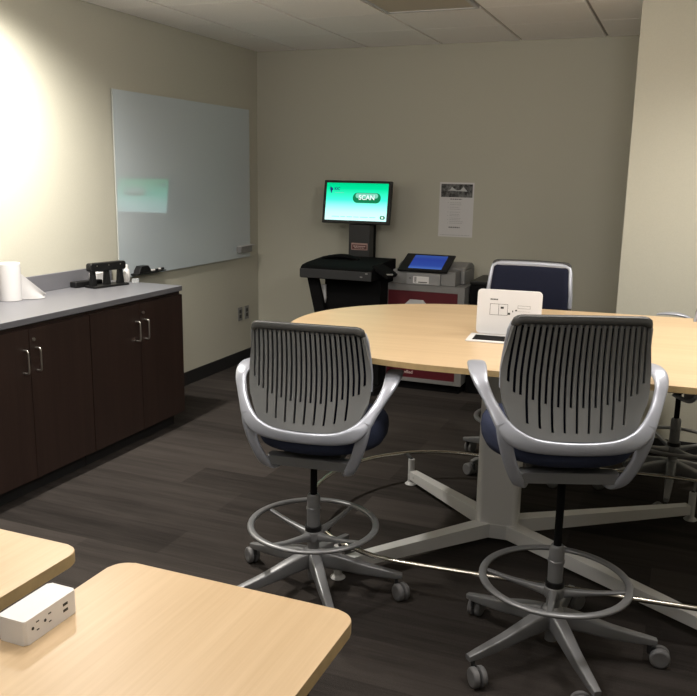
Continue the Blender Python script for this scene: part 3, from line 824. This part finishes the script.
# ---------------------------------------------------------------- swivel stools
def build_stool_meshes():
    S = {}
    # --- backrest shell with slots
    NX = 23; EDGE = 0.11
    cols = [-1.0, -0.985, -0.97, -0.94]
    slots = []
    first, last = -0.90, 0.90
    pitch = (last-first)/(NX-1); sw = 0.035
    for i in range(NX):
        c = first+i*pitch
        cols += [c-sw/2, c+sw/2]; slots.append((c, len(cols)-2))
    cols += [0.94, 0.97, 0.985, 1.0]
    def W(v): return cr_eval([(0, .220), (.15, .225), (.5, .235), (.72, .235), (.88, .230), (1, .218)], v)
    def cr_eval(tab, v):
        for (a, x), (b, y) in zip(tab, tab[1:]):
            if v <= b:
                s = (v-a)/(b-a); s = s*s*(3-2*s) if False else s
                return x+(y-x)*s
        return tab[-1][1]
    def P(u, v):
        au = abs(u)
        zt = 1.060-0.038*max(0, (au-0.87)/0.13)**2.2-0.004*u*u
        zb = 0.660+0.006*au*au+0.070*au**7
        z = zt+(zb-zt)*v
        x = u*W(v)
        y = -0.112+0.034*math.sin(PI*min(1, v*0.95))**1.0-0.018*v+0.045*u*u*(0.45+0.55*v)
        return Vector((x, y, z))
    R = 46
    bm = bmesh.new()
    top_v = [0.045]
    g = [[bm.verts.new(P(u, j/R)) for j in range(R+1)] for u in cols]
    slot_cols = {}
    for k, (c, ci) in enumerate(slots):
        long = (k % 2 == 1)
        edge = abs(c)
        v1 = (0.935-0.10*edge**2.5) if long else (0.735-0.12*edge**2.2)
        if edge > 0.8: v1 = 0.60 if edge > 0.88 else 0.68
        slot_cols[ci] = (3, int(round(v1*R)))
    for i in range(len(cols)-1):
        for j in range(R):
            if i in slot_cols and slot_cols[i][0] <= j < slot_cols[i][1]: continue
            bm.faces.new((g[i][j], g[i+1][j], g[i+1][j+1], g[i][j+1]))
    lo = [v for v in bm.verts if not v.link_faces]
    bmesh.ops.delete(bm, geom=lo, context='VERTS')
    bmesh.ops.recalc_face_normals(bm, faces=bm.faces)
    # thicken towards the back
    bmesh.ops.solidify(bm, geom=list(bm.faces), thickness=0.009)
    S['shell'] = mesh_of('backrest_shell', bm, M['shell'], True, 35)
    # rim rolled along the top edge
    bm = bmesh.new()
    ctrl = []
    for i in range(25):
        u = -0.93+1.86*i/24
        p = P(u, 0.0)
        ctrl.append((p.x, p.y-0.001, p.z-0.0135, 0, 0.12, 1, 0.0155, 0.0085))
    p = P(-0.965, 0.055); ctrl.insert(0, (p.x, p.y-0.001, p.z+0.004, 0, 0.2, 1, 0.006, 0.005))
    p = P(0.965, 0.055); ctrl.append((p.x, p.y-0.001, p.z+0.004, 0, 0.2, 1, 0.006, 0.005))
    add_sweep(bm, ctrl, sub=2, n=12, e=2.4)
    S['rim'] = mesh_of('top_rim', bm, M['shell_rim'], True, 60)
    # upholstered front of the backrest
    bm = bmesh.new()
    NU, NV = 24, 24
    gf = []; gb = []
    for i in range(NU+1):
        u = -0.93+1.86*i/NU
        rf = []; rb = []
        for j in range(NV+1):
            v = 0.055+0.90*j/NV
            p = P(u, v)
            e1 = min(1, (1-abs(u)/0.93)/0.10); e2 = min(1, j/NV/0.08, (1-j/NV)/0.08)
            k = math.sqrt(max(0, min(e1, e2)))
            rf.append(bm.verts.new(p+Vector((0, 0.013+0.014*k, 0)))); rb.append(bm.verts.new(p+Vector((0, 0.0125, 0))))
        gf.append(rf); gb.append(rb)
    for i in range(NU):
        for j in range(NV):
            bm.faces.new((gf[i][j], gf[i+1][j], gf[i+1][j+1], gf[i][j+1]))
            bm.faces.new((gb[i][j], gb[i][j+1], gb[i+1][j+1], gb[i+1][j]))
    bmesh.ops.remove_doubles(bm, verts=bm.verts, dist=1e-6)
    rimv = []
    for i in range(NU):
        bm.faces.new((gf[i][0], gb[i][0], gb[i+1][0], gf[i+1][0])); bm.faces.new((gf[i][NV], gf[i+1][NV], gb[i+1][NV], gb[i][NV]))
    for j in range(NV):
        bm.faces.new((gf[0][j], gf[0][j+1], gb[0][j+1], gb[0][j])); bm.faces.new((gf[NU][j], gb[NU][j], gb[NU][j+1], gf[NU][j+1]))
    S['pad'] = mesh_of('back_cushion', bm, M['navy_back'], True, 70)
    # front border frame (pale) between cushion and rim
    bm = bmesh.new()
    loop = [P(-0.945+1.89*i/20, 0.058) for i in range(21)]+[P(0.965, 0.05+0.65*i/12) for i in range(1, 13)]
    left = [P(-0.965, 0.05+0.65*i/12) for i in range(12, 0, -1)]
    pts = left+loop
    add_sweep(bm, [(p.x, p.y+0.012, p.z, p.x*0.5, 0, 1 if 12 <= i <= 32 else 0.05, 0.017 if 14 <= i <= 30 else 0.011, 0.008) for i, p in enumerate(pts)], sub=1, n=10, e=2.3)
    S['front_frame'] = mesh_of('front_frame', bm, M['silver'], True, 60)
    # --- cast frame: two arms joined by a band under the backrest
    half = [(.284, .165, .850, 1, 0, 0, .016, .004), (.293, .125, .857, 1, 0, 0, .029, .007), (.299, .07, .858, 1, 0, 0, .032, .009), (.302, .018, .847, 1, 0, -.1, .029, .010),
            (.297, -.022, .822, 1, 0, -.3, .023, .010), (.280, -.052, .785, .95, -.2, -.35, .0195, .010), (.258, -.083, .745, .9, -.2, -.4, .020, .010),
            (.232, -.108, .703, .75, -.2, -.6, .025, .010), (.192, -.126, .668, .3, -.1, -1, .028, .010), (.12, -.138, .648, 0, 0, -1, .023, .010), (.0, -.145, .643, 0, 0, -1, .021, .010)]
    half = [(a[0]*0.975,)+a[1:] for a in half]
    other = [(-a[0], a[1], a[2], -a[3], a[4], a[5], a[6], a[7]) for a in half[-2::-1]]
    bm = bmesh.new(); add_sweep(bm, half+other, sub=5, n=16, e=2.6)
    S['arm'] = mesh_of('arm_frame', bm, M['silver'], True, 70)
    bm = bmesh.new(); add_sweep(bm, half[6:]+other[:4], sub=5, n=16, e=2.6)
    S['band'] = mesh_of('support_band', bm, M['silver'], True, 70)
    for nm, s in (('lr', 1), ('ll', -1)):
        bm = bmesh.new()
        c = [(.236, -.106, .712, 1, 0, .3, .018, .009), (.222, -.112, .660, 1, 0, .4, .022, .009), (.200, -.104, .585, 1, 0, .45, .021, .009), (.170, -.084, .518, 1, -.2, .45, .020, .011), (.145, -.05, .492, 1, 0, .2, .018, .011), (.118, .02, .510, 1, 0, 0, .018, .009)]
        add_sweep(bm, [(s*a[0], a[1], a[2], s*a[3], a[4], a[5], a[6], a[7]) for a in c], sub=6, n=14, e=2.8)
        S[nm] = mesh_of('frame_strut', bm, M['silver'], True, 70)
    S['cross'] = mesh_of('crossbar', prism(rrect(-0.160, 0.160, -0.085, -0.030, 0.01), 0.506, 0.541, 0.006), M['silver_dim'])
    S['mech'] = mesh_of('tilt_mechanism', bx(-0.115, 0.115, -0.028, 0.17, 0.512, 0.559, 0.012, 3), M['dark_grey'])
    # --- seat cushion
    def seat_out(k):
        pts = []
        n = 56
        for i in range(n):
            a = 2*PI*i/n
            c, s = math.cos(a), math.sin(a)
            ex = 2.5
            x = math.copysign(abs(c)**(2/ex), c); y = math.copysign(abs(s)**(2/ex), s)
            w = 0.258 if y > 0 else 0.258-0.035*abs(y)**1.5
            pts.append((x*w*k, 0.100+y*0.235*k))
        return pts
    bm = bmesh.new()
    prof = [(0.55, 0.560), (0.80, 0.562), (0.93, 0.574), (0.985, 0.600), (1.0, 0.630), (0.985, 0.655), (0.94, 0.672), (0.85, 0.682), (0.6, 0.687), (0.3, 0.687)]
    rings = [[bm.verts.new((x, y, z+(0.018*max(0, -(y-0.28))*0 - 0.03*max(0, (y-0.22)/0.12)**2 if z > 0.6 else 0))) for x, y in seat_out(k)] for k, z in prof]
    for a, b in zip(rings, rings[1:]):
        for i in range(len(a)):
            j = (i+1) % len(a); bm.faces.new((a[i], a[j], b[j], b[i]))
    bm.faces.new(rings[0][::-1]); bm.faces.new(rings[-1])
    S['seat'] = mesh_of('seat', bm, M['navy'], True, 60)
    # --- post, foot ring, star base
    S['pole'] = mesh_of('pole', lathe([(0, 0.20), (0.0135, 0.20), (0.0135, 0.5115), (0, 0.5115)], 20), M['matt_black'])
    S['cyl'] = mesh_of('height_collar', lathe([(0.0137, 0.2825), (0.0255, 0.2825), (0.026, 0.350), (0.0285, 0.352), (0.0285, 0.359), (0.026, 0.361), (0.0255, 0.402), (0.020, 0.413), (0.0137, 0.413)], 28), M['silver_dim'])
    S['col'] = mesh_of('locking_ring', lathe([(0.0137, 0.2635), (0.0325, 0.2635), (0.0325, 0.282), (0.0137, 0.282)], 28), M['black'])
    bm = bmesh.new()
    Rr = 0.244; n = 64
    add_sweep(bm, [(Rr*math.cos(2*PI*i/n), Rr*math.sin(2*PI*i/n), 0.287, 0, 0, 1, 0.0085, 0.0135) for i in range(n)], sub=1, n=12, e=2.2, closed=True)
    S['ring'] = mesh_of('foot_ring', bm, M['silver_dim'], True, 60)
    S['rhub'] = mesh_of('ring_hub', lathe([(0.0137, 0.222), (0.030, 0.222), (0.037, 0.231), (0.037, 0.257), (0.032, 0.263), (0.0137, 0.263)], 28), M['silver_dim'])
    bm = bmesh.new()
    add_sweep(bm, [(0.033, 0, 0.243, 0, 1, 0, 0.017, 0.017), (0.075, 0, 0.249, 0, 1, 0, 0.012, 0.012), (0.16, 0, 0.264, 0, 1, 0, 0.0105, 0.007), (0.239, 0, 0.282, 0, 1, 0, 0.010, 0.006)], sub=4, n=12, e=3)
    S['spoke'] = mesh_of('spoke', bm, M['silver_dim'], True, 60)
    S['bhub'] = mesh_of('base_hub', lathe([(0, 0.060), (0.020, 0.060), (0.020, 0.10), (0.040, 0.115), (0.044, 0.13), (0.042, 0.168), (0.034, 0.182), (0.024, 0.190), (0.024, 0.2195), (0.0137, 0.2215)], 28), M['silver_dim'])
    bm = bmesh.new()
    add_sweep(bm, [(0.030, 0, 0.146, 0, 1, 0, 0.024, 0.034), (0.10, 0, 0.134, 0, 1, 0, 0.022, 0.030), (0.20, 0, 0.110, 0, 1, 0, 0.0185, 0.023), (0.31, 0, 0.092, 0, 1, 0, 0.015, 0.0150), (0.352, 0, 0.087, 0, 1, 0, 0.012, 0.010)], sub=4, n=20, e=5)
    S['leg'] = mesh_of('base_leg', bm, M['silver_dim'], True, 50)
    bm = bmesh.new()     # twin-wheel caster trailing along +x
    for s in (-1, 1):
        Mw = Matrix.Translation((0.018, s*0.0135, 0.0345)) @ Matrix.Rotation(-s*PI/2, 4, 'X')
        add_lathe(bm, [(0, -0.011), (0.028, -0.011), (0.034, -0.008), (0.034, 0.005), (0.030, 0.010), (0.024, 0.0108), (0.022, 0.0098), (0, 0.0098)], 28, Mw)
    S['wheel'] = mesh_of('caster', bm, M['wheel'], True, 50)
    bm = bmesh.new()
    add_cyl(bm, (-0.018, 0, 0.050), (-0.018, 0, 0.0775), 0.007, 12); add_bx(bm, -0.024, 0.006, -0.0024, 0.0024, 0.040, 0.066, 0.002)
    add_bx(bm, -0.008, 0.022, -0.0024, 0.0024, 0.026, 0.062, 0.002)
    S['fork'] = mesh_of('caster_stem', bm, M['dark_grey'])
    return S

S = build_stool_meshes()
def stool(label, x, y, facing, raise_, phase, ringphase, seed, arms=True):
    rnd = random.Random(seed)
    t = thing('swivel_stool', label, 'stool', (x, y, 0), 0, 'bar-height swivel stools around the conference table')
    f = math.radians(facing-90)
    up = dict(loc=(0, 0, raise_), rz=f)
    back = obj('backrest', S['shell'], None, t, **up)
    for nm, k in (('top_rim', 'rim'), ('back_cushion', 'pad'), ('front_frame', 'front_frame')):
        obj(nm, S[k], None, back)
    arm = obj('arm_frame' if arms else 'support_band', S['arm' if arms else 'band'], None, t, **up)
    obj('frame_strut', S['lr'], None, arm); obj('frame_strut', S['ll'], None, arm)
    obj('crossbar', S['cross'], None, t, **up)
    obj('seat', S['seat'], None, t, **up)
    obj('tilt_mechanism', S['mech'], None, t, **up)
    obj('pole', S['pole'], None, t, loc=(0, 0, raise_))
    obj('height_collar', S['cyl'], None, t)
    obj('locking_ring', S['col'], None, t)
    rg = obj('foot_ring', S['ring'], None, t)
    obj('ring_hub', S['rhub'], None, rg)
    for k in range(4): obj('spoke', S['spoke'], None, rg, rz=math.radians(ringphase+90*k))
    obj('base_hub', S['bhub'], None, t)
    for k in range(5):
        lg = obj('base_leg', S['leg'], None, t, rz=math.radians(phase+72*k))
        sw = rnd.uniform(-1.9, 1.9)
        cs = obj('caster', S['wheel'], None, lg, loc=(0.330+0.018*math.cos(sw), 0.018*math.sin(sw), 0), rz=sw)
        obj('caster_stem', S['fork'], None, lg, loc=(0.330+0.018*math.cos(sw), 0.018*math.sin(sw), 0), rz=sw)
    return t
stool('grey slatted swivel stool at the left, before the rounded end of the table', -1.240, 2.728, 96, 0.041, 18, 73, 4)
stool('grey slatted swivel stool raised highest, nearest the camera at the oval table', -0.302, 2.66, 112, 0.158, 14, 4, 9)
stool('swivel stool behind the oval table with navy cushion facing the camera', -0.775, 4.52, 271, 0.112, 20, 50, 2, arms=False)
stool('swivel stool at the far right between the oval table and the beige wall', 0.047, 4.45, 177, 0.055, 52, 30, 6)

# ---------------------------------------------------------------- lights
def spot(name, loc, target, power, angle, blend, color, radius=0.12):
    l = bpy.data.lights.new(name, 'SPOT'); l.energy = power; l.spot_size = math.radians(angle); l.spot_blend = blend
    l.color = color; l.shadow_soft_size = radius
    o = bpy.data.objects.new(name, l); o.location = loc
    o.rotation_euler = (Vector(target)-Vector(loc)).to_track_quat('-Z', 'Y').to_euler()
    COL.objects.link(o); return o
def area(name, loc, sx, sy, power, color, target=None):
    l = bpy.data.lights.new(name, 'AREA'); l.shape = 'RECTANGLE'; l.size = sx; l.size_y = sy; l.energy = power; l.color = color
    o = bpy.data.objects.new(name, l); o.location = loc
    if target: o.rotation_euler = (Vector(target)-Vector(loc)).to_track_quat('-Z', 'Y').to_euler()
    COL.objects.link(o); return o
WARM = (1.0, 0.94, 0.84); NEUT = (1.0, 0.955, 0.89)
spot('downlight_left', (-2.88, 3.25, ZC-0.03), (-3.35, 3.22, 0), 365, 148, 1.0, WARM, 0.06)
spot('downlight_right', (0.45, 3.90, ZC-0.03), (0.45, 4.0, 0), 165, 152, 1.0, WARM, 0.09)
def point(name, loc, power, color, radius):
    l = bpy.data.lights.new(name, 'POINT'); l.energy = power; l.color = color; l.shadow_soft_size = radius
    o = bpy.data.objects.new(name, l); o.location = loc; COL.objects.link(o)
point('fill_near', (-0.9, 0.2, 2.10), 29, NEUT, 0.25)  # added fill light out of view, no fixture; brightens desks and stool backs
point('fill_right', (0.05, 2.60, 2.20), 48, NEUT, 0.20)  # added fill light without a fixture, lifts ceiling and right-hand walls
point('fill_middle', (-1.5, 1.9, 2.22), 46, NEUT, 0.15)  # unseen fill added to brighten the ceiling and table column
w = bpy.data.worlds.new('world'); SC.world = w; w.use_nodes = True
w.node_tree.nodes['Background'].inputs['Color'].default_value = (0.5, 0.5, 0.5, 1)
w.node_tree.nodes['Background'].inputs['Strength'].default_value = 0.02

# ---------------------------------------------------------------- camera
f_px, pitch, roll, yaw, H = 820.22, 0.210199, 0.017051, -0.384765, 1.63168
fw = Vector((math.sin(yaw)*math.cos(pitch), math.cos(yaw)*math.cos(pitch), -math.sin(pitch)))
r0 = Vector((math.cos(yaw), -math.sin(yaw), 0)); u0 = r0.cross(fw)
rr_ = r0*math.cos(roll)+u0*math.sin(roll); uu = -r0*math.sin(roll)+u0*math.cos(roll)
cam = bpy.data.cameras.new('camera'); co = bpy.data.objects.new('camera', cam)
cam.sensor_width = 36; cam.sensor_fit = 'HORIZONTAL'; cam.lens = 36*f_px/697
cam.clip_start = 0.02
Mx = Matrix((rr_, uu, -fw)).transposed().to_4x4(); Mx.translation = (0, 0, H)
co.matrix_world = Mx
COL.objects.link(co); SC.camera = co

vs = SC.view_settings
vs.view_transform = 'Standard'; vs.look = 'None'; vs.gamma = 1.0; vs.use_curve_mapping = False; vs.exposure = 0.0
